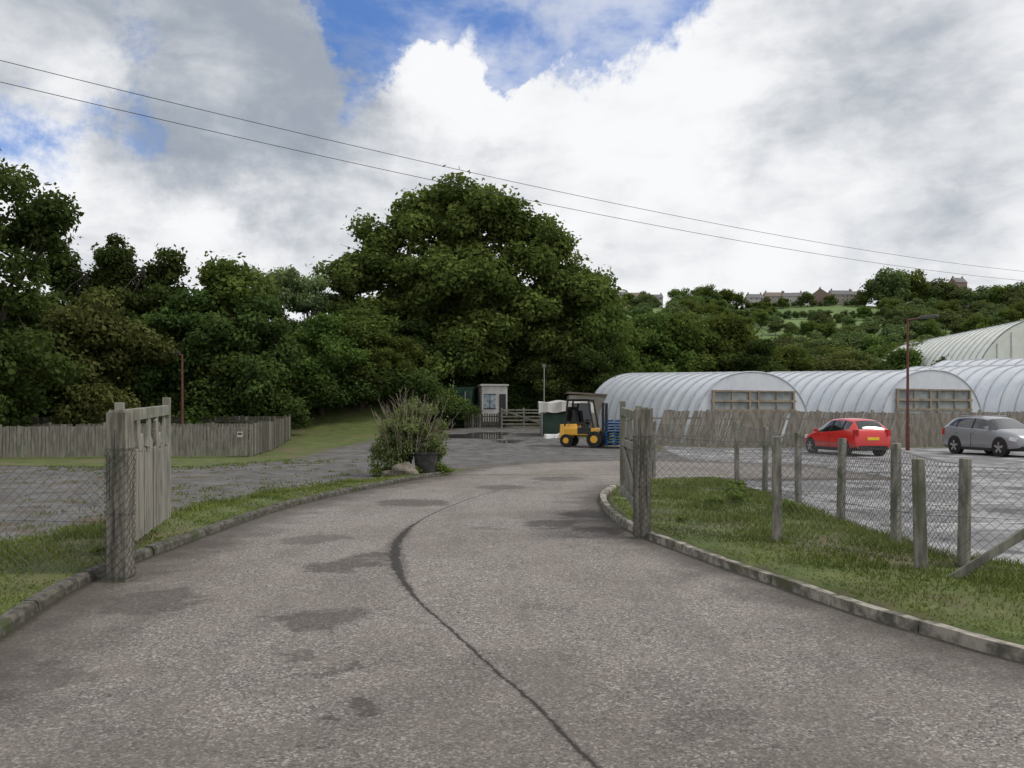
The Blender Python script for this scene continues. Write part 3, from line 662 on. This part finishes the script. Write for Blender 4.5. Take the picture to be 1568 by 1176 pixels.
def car(name,x,y,heading,st,W,wheels,wr,body,suv=False):
    e=empty(name,(x,y,.01),heading); NS=len(st); vs=[]; Lc=st[-1][0]; x0=Lc/2
    for (sx,zb,bl,tp,wb,wt) in st:
        hb=zb+(bl-zb)*.45
        half=[(wb*.90,zb),(wb*.985,zb+.10),(wb,hb),(wb*.985,bl-.06),(wb*.945,bl),(wt+(wb*.945-wt)*.12,bl+(tp-bl)*.84),(wt*.93,bl+(tp-bl)*.95),(wt*.55,tp),(0,tp+.012)]
        ring=[(-a,z) for a,z in half]+[(a,z) for a,z in half[-2::-1]]
        vs+=[(x0-sx,-a,z) for a,z in ring]
    R=17; fs=[];mi=[]
    cab0,cab1,scr0,rw1=st_idx[name]
    for i in range(NS-1):
        for k in range(R-1):
            fs.append((i*R+k,(i+1)*R+k,(i+1)*R+k+1,i*R+k+1)); kk=min(k,R-2-k); g_=0
            if scr0<=i<rw1-1 and kk==4: g_=1
            if i==scr0 and kk>=5: g_=1
            if i==rw1-1 and kk>=6: g_=1
            if kk==0: g_=2
            mi.append(g_)
        fs.append((i*R,i*R+R-1,(i+1)*R+R-1,(i+1)*R)); mi.append(2)
    fs.append(tuple(range(R))); mi.append(0); fs.append(tuple(range((NS-1)*R+R-1,(NS-1)*R-1,-1))); mi.append(0)
    mb=MB(); mb.v=vs; mb.f=fs; mb.m=mi
    o=mb.build('body',[body,m_glass,m_bplas],e,smooth=True)
    try: o.data.set_sharp_from_angle(angle=math.radians(38))
    except Exception: pass
    mb=MB(); wb=W/2
    for wx in wheels:
        for s_ in(-1,1):
            c=x0-wx
            mb.tube((c,s_*(wb-.20),wr+.03),(c,s_*(wb+.004),wr+.03),wr+.055,None,28,0)
            mb.tube((c,s_*(wb-.18),wr),(c,s_*(wb+.012),wr),wr,None,28,1)
            mb.tube((c,s_*(wb+.012),wr),(c,s_*(wb+.020),wr),wr*.66,None,24,0)
            for q in range(5):
                t=q*2*math.pi/5+.3; M=wr*.34
                mb.box((c+math.cos(t)*M,s_*(wb+.024),wr+math.sin(t)*M),(wr*.62,.016,wr*.2),2,ry=-t)
            mb.tube((c,s_*(wb+.02),wr),(c,s_*(wb+.03),wr),wr*.16,None,12,2)
    mb.build('wheels',[m_bplas,m_black,m_alloy],e)
    mb=MB()
    for px_ in st_pil[name]:
        for s_ in(-1,1):
            q=np.array([[s[0],s[2],s[3],s[4],s[5]] for s in st]); f=lambda c_:np.interp(px_,q[:,0],q[:,c_])
            bl,tp,wb_,wt=f(1),f(2),f(3),f(4)
            a=Vector((x0-px_,s_*(wb_*.945+.004),bl)); b_=Vector((x0-px_-.03,s_*(wt+(wb_*.945-wt)*.12+.004),bl+(tp-bl)*.84))
            mb.tube(a,b_,.032,.026,6,0)
    for s_ in(-1,1):
        sx=st[scr0+1][0]-.28; mb.box((x0-sx,s_*(wb+.06),st[scr0][2]+.1),(.1,.17,.13),1)
        for q in st_pil[name][:1]+[st_pil[name][0]+1.0]: mb.box((x0-q+.1,s_*(wb+.005),st[scr0+2][2]-.16),(.16,.03,.03),1)
        mb.box((x0-(wheels[0]+wheels[1])/2,s_*(wb*.97),.26),(wheels[1]-wheels[0]-2*wr-.14,.06,.12),0)
        mb.box((x0-st_pil[name][0],s_*(wb-.004),.62),(.012,.02,.55),0)
        if suv: mb.tube((x0-st[scr0+2][0],s_*st[scr0+3][5]*.86,st[scr0+3][3]+.01),(x0-st[rw1-2][0],s_*st[scr0+3][5]*.86,st[rw1-2][3]+.05),.022,None,6,2)
    mb.build('trim',[m_bplas,body,m_alloy],e,.006)
    mb=MB(); xr=x0-Lc
    for s_ in(-1,1):
        mb.box((xr+.10,s_*(wb*.82),.93),(.16,.22,.26),0,rz=s_*-.45)
        mb.box((-xr-.28,s_*(wb*.76),.70),(.34,.30,.15),1,rz=s_*-.5,ry=.15)
    mb.box((xr-.012,0,.70 if not suv else .85),(.02,.52,.115),2)
    mb.box((xr-.005,0,.34),(.08,W*.72,.16),3)
    mb.box((-xr+.005,0,.40),(.07,W*.6,.16),3); mb.box((-xr-.01,0,.60),(.06,W*.42,.09),3); mb.box((-xr+.045,0,.5),(.012,.52,.11),4)
    mb.build('lamps_and_plates',[m_tail,m_head,m_yel,m_bplas,m_whitep],e,.01)
    return e
st_idx={};st_pil={}
hatch=[(0,.30,.52,.56,.55,.45),(.06,.22,.62,.66,.70,.58),(.30,.18,.74,.79,.82,.68),(.62,.18,.82,.88,.85,.70),(.98,.18,.90,.96,.855,.70),(1.62,.18,.94,1.38,.86,.56),(2.05,.18,.96,1.50,.86,.57),(2.6,.18,.99,1.52,.86,.57),(3.15,.18,1.04,1.49,.85,.56),(3.55,.2,1.08,1.42,.83,.54),(3.88,.24,1.04,1.08,.80,.62),(3.97,.28,.86,.90,.78,.6),(4.0,.30,.60,.66,.75,.55)]
st_idx['red_hatchback_car']=(4,10,4,10); st_pil['red_hatchback_car']=[2.25,3.05]
car('red_hatchback_car',14.1,34.4,math.radians(90+10),hatch,1.72,(.78,3.27),.31,m_red)
suv=[(0,.34,.62,.68,.60,.5),(.06,.26,.76,.80,.76,.62),(.35,.22,.90,.95,.87,.70),(.75,.22,.98,1.03,.90,.72),(1.12,.22,1.03,1.09,.905,.72),(1.80,.22,1.07,1.50,.91,.60),(2.25,.22,1.09,1.58,.91,.61),(2.9,.22,1.11,1.60,.91,.61),(3.6,.22,1.16,1.56,.90,.60),(4.0,.24,1.20,1.50,.88,.58),(4.28,.28,1.14,1.18,.84,.64),(4.37,.32,.92,.96,.80,.62),(4.4,.38,.62,.66,.76,.58)]
st_idx['silver_suv_car']=(4,10,4,10); st_pil['silver_suv_car']=[2.5,3.45]
car('silver_suv_car',20.1,33.7,math.radians(-82),suv,1.82,(.88,3.5),.35,m_silver,suv=True)

# parking bay markings
mb=MB(); z=.006
def stripe(x0,y0,x1,y1,w=.1):
    d=Vector((x1-x0,y1-y0)); n=Vector((-d.y,d.x)).normalized()*w/2
    mb.poly([(x0+n.x,y0+n.y,z),(x0-n.x,y0-n.y,z),(x1-n.x,y1-n.y,z),(x1+n.x,y1+n.y,z)])
for i in range(12): stripe(8+i*2.5,32,7.3+i*2.5,36.8)
for i in range(5): stripe(6.2,12.2+i*2.5,10.9,12.9+i*2.5)
stripe(6.3,22,8.2,26);stripe(8.2,26,10.5,22.4)
m_line=nmat('worn_road_paint',(.26,.26,.26),(.70,.70,.68),9,.8)
mb.build('parking_bay_markings',[m_line])

# ------------------------------------------------------------------ street lamps
m_lamp=nmat('lamp_post_paint',(.10,.035,.03),(.15,.055,.045),4,.6)
def lamp(x,y,h,arm,r=.07,name='street_lamp'):
    e=empty(name,(x,y,float(base_z(x,y)))); mb=MB(); mb.tube((0,0,-.1),(0,0,1.1),r*1.35,None,12); mb.tube((0,0,1.1),(0,0,h),r,r*.7,12)
    mb.tube((0,0,h-.08),(arm*.5,0,h+.04),.035,None,8); mb.build('column',[m_lamp],e)
    mb=MB(); mb.box((arm*.72,0,h+.08),(arm*.75,.28,.13),ry=-.11,taper=.7); mb.build('lantern',[m_bplas],e,.02)
lamp(18.55,38,6.2,1.3); lamp(-16.6,40.8,4.6,-.35,.07)

# ------------------------------------------------------------------ forklift
m_fy=paint('forklift_yellow',(.85,.43,.02),0,.4); m_blue=nmat('pallet_blue',(.01,.07,.22),(.02,.13,.36),4,.8,(1,1,1))
e=empty('forklift_truck',(3.6,40.2,float(base_z(3.6,40.2))),math.radians(-22),.92)
mb=MB(); mb.box((-.15,0,.82),(1.7,1.15,.4)); mb.box((-.98,0,.82),(.55,1.2,.78),taper=.88); mb.box((-.65,0,1.08),(.7,.9,.3),taper=.85); mb.box((.55,0,.62),(.35,1.15,.3)); mb.build('chassis',[m_fy],e,.05)
mb=MB()
for s_ in(-1,1):
    mb.tube((.72,s_*.42,.42),(.72,s_*.70,.42),.42,None,24); mb.tube((-.85,s_*.42,.34),(-.85,s_*.66,.34),.34,None,24)
    mb.tube((.72,s_*.70,.42),(.72,s_*.71,.42),.2,None,16,1); mb.tube((-.85,s_*.66,.34),(-.85,s_*.67,.34),.16,None,16,1)
mb.build('wheels',[m_black,m_fy],e,.02)
mb=MB()
for s_ in(-1,1):
    mb.tube((-.95,s_*.5,1.1),(-.8,s_*.48,2.5),.055,None,8); mb.tube((.65,s_*.5,.9),(.35,s_*.48,2.5),.055,None,8); mb.tube((-.8,s_*.48,2.5),(.35,s_*.48,2.5),.06,None,8)
    mb.box((.15,s_*.57,.86),(.75,.03,.34))
mb.box((-.22,0,2.53),(1.3,1.1,.07))
mb.box((-.85,0,1.75),(.04,.85,.8),ry=.1); mb.box((-.3,.5,1.75),(1.0,.02,1.2),2)
mb.box((-.25,0,1.25),(.5,.5,.12)); mb.box((-.52,0,1.6),(.14,.5,.7),ry=-.12); mb.tube((.4,0,1.0),(.2,0,1.45),.03); mb.tube((.2,0,1.42),(.16,0,1.48),.17,None,14)
for s_ in(-1,1): mb.box((1.12,s_*.33,1.2),(.14,.1,2.3)); mb.box((1.3,s_*.3,.12),(1.0,.1,.05)); 
for zz in(.4,1.2,2.3): mb.box((1.13,0,zz),(.08,.66,.1))
mb.box((1.22,0,.6),(.05,.9,.5)); mb.build('cab_and_mast',[m_bplas,m_bplas,m_glass],e,.008)
mb=MB(); rnd=random.Random(3)
for i in range(9):
    zz=.18+i*.15; dx=rnd.uniform(-.06,.06); rz=rnd.uniform(-.08,.08)
    for k in range(5): mb.box((1.85+dx,-.48+k*.24,zz+.05),(1.1,.12,.022),rz=rz)
    for k in range(3): mb.box((1.4+k*.45+dx,0,zz),(.1,1.15,.075),rz=rz)
mb.build('blue_pallets',[m_blue],e)

# ------------------------------------------------------------------ planter, bush, rock
m_pot=nmat('planter_tub',(.025,.025,.025),(.06,.06,.058),6,.6)
e=empty('planter_tub',(-2.35,22.1,gz1(-2.6,22.1)))
mb=MB(); k=20; prof=[(.24,0),(.30,.25),(.33,.5),(.36,.52),(.36,.58),(.31,.58),(.30,.50)]
vs=[(r*math.cos(2*math.pi*i/k),r*math.sin(2*math.pi*i/k),z) for r,z in prof for i in range(k)]
mb.add(vs,[(j*k+i,j*k+(i+1)%k,(j+1)*k+(i+1)%k,(j+1)*k+i) for j in range(len(prof)-1) for i in range(k)]); mb.poly([vs[6*k+i] for i in range(k)]); mb.build('tub',[m_pot],e,smooth=False)
m_bush=leafmat('bush_leaves',(.06,.085,.032),(.24,.29,.11),.25,valvar=0,huevar=0)
bush=tree_mesh('bush',[(0,0,1.1,.68),(-.4,0,.75,.62),(.5,0,.9,.56),(.1,0,1.5,.45),(-.5,0,.4,.5),(.4,0,.45,.45)],115,27000,.058,.8,.04,m_bush,41,(.12,.27),20,bottom=.1,shell=(.5,1.15))
e2=empty('ornamental_shrub',(-2.78,22.3,gz1(-2.8,22.3))); o=bpy.data.objects.new('foliage',bush); link(o,e2)
m_twig=nmat('twigs',(.18,.15,.11),(.32,.28,.20),8,.9); mb=MB(); rnd=random.Random(9)
for i in range(170):
    a=rnd.uniform(0,6.28); r=rnd.uniform(0,.85); z0=rnd.uniform(.5,1.4); L=rnd.uniform(.4,1.0)
    p=Vector((r*math.cos(a),r*math.sin(a),z0)); d=Vector((math.cos(a)*.45*r/.65+rnd.uniform(-.2,.2),rnd.uniform(-.3,.3),1)).normalized()
    q=p+d*L; mb.tube(p,q,.008,.004,4,0,False)
    for k in range(3):
        s0=p.lerp(q,rnd.uniform(.3,.9)); mb.tube(s0,s0+(d+Vector((rnd.uniform(-.7,.7),rnd.uniform(-.7,.7),.2))).normalized()*.22,.005,.003,3,0,False)
mb.build('twigs',[m_twig],e2)
m_rock=nmat('rock_stone',(.10,.088,.072),(.20,.175,.14),5,.9,bump=.6)
def rock(x,y,s):
    import bmesh
    bm=bmesh.new(); bmesh.ops.create_icosphere(bm,subdivisions=3,radius=1)
    for v in bm.verts:
        c=v.co; f=1+.12*math.sin(c.x*3+1)*math.cos(c.y*4)+.1*math.sin(c.z*5+c.x*2); v.co=Vector((c.x*f*s[0],c.y*f*s[1],max(c.z*f,-.3)*s[2]))
    me=bpy.data.meshes.new('boulder'); bm.to_mesh(me); bm.free(); me.materials.append(m_rock)
    o=link(bpy.data.objects.new('boulder',me)); o.location=(x,y,gz1(x,y)+.05); o.rotation_euler=(0,.05,.3)
rock(-2.85,21.45,(.38,.3,.29)); rock(-3.3,21.6,(.2,.16,.14))
m_weed=leafmat('weed_leaves',(.06,.10,.02),(.19,.25,.055),.3,0,0)
wv=tree_mesh('weedM',[(0,0,.10,.16),(.15,0,.08,.10)],14,500,.045,.06,.003,m_weed,43,(.05,.11),2,bottom=0)
we=empty('verge_weeds'); rr2=random.Random(12)
for (x,y,h) in [(-2.0,22.3,.3),(-2.2,22.6,.35),(-3.5,22,.35),(-3.2,22.4,.4),(-1.9,22.6,.25),(3.5,13.9,.22),(4.0,14.4,.26),(4.5,13.2,.2),(4.3,15.6,.25),(4.7,17,.25),(-4.6,9.1,.12),(-5,7,.1),(5.0,7.4,.12),(2.5,11.9,.1),(-3.0,21.9,.3),(-2.6,21.8,.2)]:
    put(wv,'weed',x,y,h,rr2.uniform(0,6),we,1.2,z=gz1(x,y))

# ------------------------------------------------------------------ yard end: cabin, container, gates etc.
m_green=nmat('container_green',(.015,.05,.035),(.03,.08,.05),2,.6)
m_grn2=nmat('dark_green_panel',(.015,.04,.025),(.03,.06,.04),2,.6)
m_paper=nmat('cabin_window_glass',(.14,.20,.24),(.32,.35,.36),3,.3,lo=.45,hi=.55)
e=empty('site_cabin',(-1.4,57.5,float(base_z(-1.4,57.5))),.16,.92)
mb=MB(); mb.box((0,0,1.55),(1.95,2.6,3.0)); mb.box((0,0,3.12),(2.15,2.8,.14)); mb.build('walls',[m_render],e,.02)
mb=MB(); mb.box((-.36,-1.32,1.9),(.85,.05,1.0)); mb.build('window',[m_paper],e)
mb=MB(); mb.box((.60,-1.32,1.35),(.5,.05,2.2)); mb.box((-.36,-1.33,1.36),(.95,.05,.06)); mb.box((-.36,-1.33,2.43),(.95,.05,.06)); mb.box((-.36,-1.352,1.9),(.05,.02,1.0)); mb.box((0,-1.325,.2),(1.9,.04,.3)); mb.build('door_and_trim',[m_bplas],e)
for x,y,h in((-2.9,56.2,1.5),(-.1,56.4,1.1)): put(sh2,'shrub',x,y,h,1.0,hd,.6)
e=empty('storage_container',(-3.8,58.0,float(base_z(-3.8,58.0))),-.1)
mb=MB(); mb.box((0,0,1.3),(2.3,3,2.6))
for i in range(12): mb.box((-1.0+i*.18,-1.52,1.3),(.08,.06,2.3))
mb.box((0,0,2.66),(2.4,3.1,.1)); mb.build('body',[m_green],e)
mb=MB(); 
for x in(-.6,0,.7): mb.tube((x,-1.6,.1),(x,-1.6,2.4),.05)
mb.build('door_bars',[m_steel],e)
e=empty('field_gate',(.8,55.0,float(base_z(.8,55.0))),.1); mb=MB()
for zz in(.3,.55,.8,1.05,1.25): mb.box((0,0,zz),(3.0,.05,.09))
for x in(-1.5,0,1.5): mb.box((x,.04,.7),(.12,.1,1.4))
mb.box((0,-.04,.75),(3.0,.04,.09),ry=.33); mb.build('bars',[m_wfence],e)
picket('wooden_fence',[(-3.2,55.2),(-.9,55.2)],1.0,m_wdark,.1,.06,seed=9)
e=empty('tarpaulin_shelter',(3.15,48.5,float(base_z(3.15,48.5)))); mb=MB()
mb.box((0,0,.65),(2.7,2.4,1.3)); mb.build('sides',[m_grn2],e)
mb=MB(); n=12; vs=[]; 
for i in range(n+1):
    t=i/n*2-1
    for j,(yy,dz) in enumerate(((-1.5,-.62),(-1.45,-.05),(-.7,.02),(0,.05),(.8,.02),(1.5,-.2))):
        vs.append((t*1.6,yy+.06*math.sin(i*2.2),2.0-.08*t*t+dz+.05*math.sin(i*1.3+j*.7)))
mb.add(vs,[(i*6+j,i*6+j+1,i*6+j+7,i*6+j+6) for i in range(n) for j in range(5)]); 
mb.build('white_sheet',[m_render],e)
mb=MB()
for x in(-1.4,1.4):
    for y in(-1.3,1.3): mb.tube((x,y,0),(x,y,1.9),.04)
mb.build('poles',[m_steel],e)
e=empty('stone_outbuilding',(5.2,56.5,float(base_z(5.2,56.5)))); mb=MB(); mb.box((0,0,1.1),(2.6,2.5,2.2)); mb.build('walls',[m_stone],e); mb=MB(); mb.box((0,0,2.28),(2.9,2.8,.12),ry=.06); mb.build('roof',[m_roof2],e); mb=MB(); mb.box((-.6,-1.26,1.3),(.8,.04,.8)); mb.build('window',[m_win],e)
e=empty('floodlight_pole',(2.1,53,float(base_z(2.1,53)))); mb=MB(); mb.tube((0,0,0),(0,0,4.2),.04,.03); mb.box((0,-.08,4.2),(.22,.12,.16),rx=.4); mb.build('pole',[m_steel],e)
m_redp=nmat('red_plastic',(.4,.03,.03),(.55,.05,.04),5,.5)
mb=MB(); rnd=random.Random(4)
for i in range(9):
    x=1.6+rnd.uniform(0,1.7);y=46.3+rnd.uniform(-1,.6); mb.box((x,y,float(base_z(x,y))+.12),(rnd.uniform(.25,.45),.3,.24),rnd.choice((0,0,1)),rz=rnd.uniform(0,3),taper=rnd.uniform(.7,.95))
mb.build('plastic_crates',[m_whitep,m_redp],None,.02)
mb=MB()
for x,y,s_ in((-2.1,47.8,1.35),(-.9,49.9,.7),(-.2,43.5,.6)):
    n=30; P=[]
    for i in range(n):
        t=2*math.pi*i/n; r=1+.18*math.sin(3*t+x)+.1*math.sin(5*t)+.06*math.sin(9*t+y); xx=x+1.35*s_*r*math.cos(t); yy=y+1.9*s_*r*math.sin(t); P.append((xx,yy,float(base_z(xx,yy))+.006))
    mb.poly(P)
m_pud=nmat('puddle_water',(.05,.05,.052),(.075,.075,.075),3,.06,spec=1.0); mb.build('puddle',[m_pud])

# ------------------------------------------------------------------ overhead cables
m_cable=nmat('cable',(.03,.03,.03),(.045,.045,.045),3,.6)
mb=MB()
for (z0,z1,off) in((12.6,12.3,0),(11.9,11.6,.15)):
    pr=None
    for i in range(-16,57):
        t=i/40; p=Vector((-15.8+53.7*t+off,25+35*t,z0+(z1-z0)*t-4*.82*t*(1-t)))
        if pr is not None: mb.tube(pr,p,.012,None,5,0,False)
        pr=p
mb.build('overhead_cables',[m_cable])

# ------------------------------------------------------------------ world
SUN_EL=52; SUN_AZ=95
w=bpy.data.worlds.new('World'); scene.world=w; w.use_nodes=True; W=NT(w.node_tree)
bg=w.node_tree.nodes['Background']
sky=W.new('ShaderNodeTexSky'); sky.sky_type='NISHITA'; sky.sun_disc=False; sky.sun_elevation=math.radians(SUN_EL); sky.sun_rotation=math.radians(SUN_AZ); sky.air_density=1.; sky.dust_density=.3; sky.ozone_density=2.
tc=W.new('ShaderNodeTexCoord').outputs['Generated']
def dirv(px,py):
    v=Vector(((px-784)/1241,1,(636-py)/1241)).normalized(); return tuple(v)
warp=W.vmath('ADD',tc,W.vmath('SCALE',W.vmath('SUBTRACT',W.noise(tc,4.5,9,.65,col=True),(.5,.5,.5)),scale=.26))
def blob(px,py,r,wt,v=warp):
    return W.step(W.vmath('DISTANCE',v,dirv(px,py)),r,r*.1,0.,wt)
def addall(L):
    o=L[0]
    for q in L[1:]: o=W.math('ADD',o,q)
    return o
st_=W.mapping(tc,(1,1,2.0))
n1=W.noise(st_,3.2,12,.62,.35); n2=W.noise(st_,7.5,10,.6,.2); n3=W.noise(W.mapping(tc,(1,1,2.6)),2.1,8,.55,.3)
holes=addall([blob(600,-10,.11,.33),blob(770,80,.075,.36),blob(860,15,.11,.34),blob(980,10,.11,.30),blob(570,90,.08,.24),blob(40,190,.11,.34),blob(190,180,.09,.26),blob(560,175,.07,.20),blob(720,-150,.3,.3),blob(230,80,.09,.26),blob(500,30,.07,.18),blob(1090,20,.07,.26)])
solid=addall([blob(690,180,.13,.5),blob(350,120,.13,.22),blob(1280,230,.42,.35),blob(800,200,.08,.25)])
cov=W.math('ADD',W.math('SUBTRACT',W.math('ADD',n1,.16),holes),solid)
alpha=W.step(cov,.28,.56)
alpha=W.math('MAXIMUM',alpha,W.step(n2,.38,.70,.04,.7))
greyb=addall([blob(370,70,.22,.55),blob(490,110,.12,.34),blob(230,235,.12,.50),blob(80,60,.2,.34),blob(1150,215,.09,.32),blob(1420,120,.22,.2),blob(400,270,.1,.28),blob(1400,330,.2,.15),blob(560,240,.07,.2),blob(1250,130,.12,.15)])
white=addall([blob(690,150,.14,.55),blob(640,110,.08,.2),blob(1000,150,.22,.28),blob(1130,340,.22,.22),blob(330,370,.17,.3),blob(70,240,.12,.25),blob(1300,420,.3,.12)])
gf=W.math('SUBTRACT',W.math('ADD',W.math('MULTIPLY_ADD',W.math('SUBTRACT',n3,.5),1.4,.24),W.math('ADD',greyb,W.math('MULTIPLY',W.math('SUBTRACT',n2,.5),1.5))),white)
cc=W.mix(W.step(gf,-.15,1.05),(.95,.955,.97),(.34,.385,.45))
skyc=W.mix(1.0,sky.outputs[0],(.07,.105,.155),'MULTIPLY')
fin=W.mix(alpha,skyc,cc)
W.put(bg.inputs[0],fin); bg.inputs[1].default_value=1.0
sun=bpy.data.lights.new('sun','SUN'); sun.energy=1.85; sun.angle=math.radians(12); sun.color=(1,.95,.88)
so=link(bpy.data.objects.new('sun',sun)); az=math.radians(SUN_AZ);el=math.radians(SUN_EL)
d=Vector((math.sin(az)*math.cos(el),math.cos(az)*math.cos(el),math.sin(el))); so.rotation_euler=d.to_track_quat('Z','Y').to_euler()

cam=bpy.data.cameras.new('camera'); cam.lens=28.5; cam.sensor_width=36; cam.shift_y=.0306; cam.clip_end=3000
c=link(bpy.data.objects.new('camera',cam)); c.location=(0,0,1.65); c.rotation_euler=(math.radians(90),0,0); scene.camera=c
scene.view_settings.view_transform='Standard'; scene.view_settings.look='None'; scene.view_settings.exposure=0
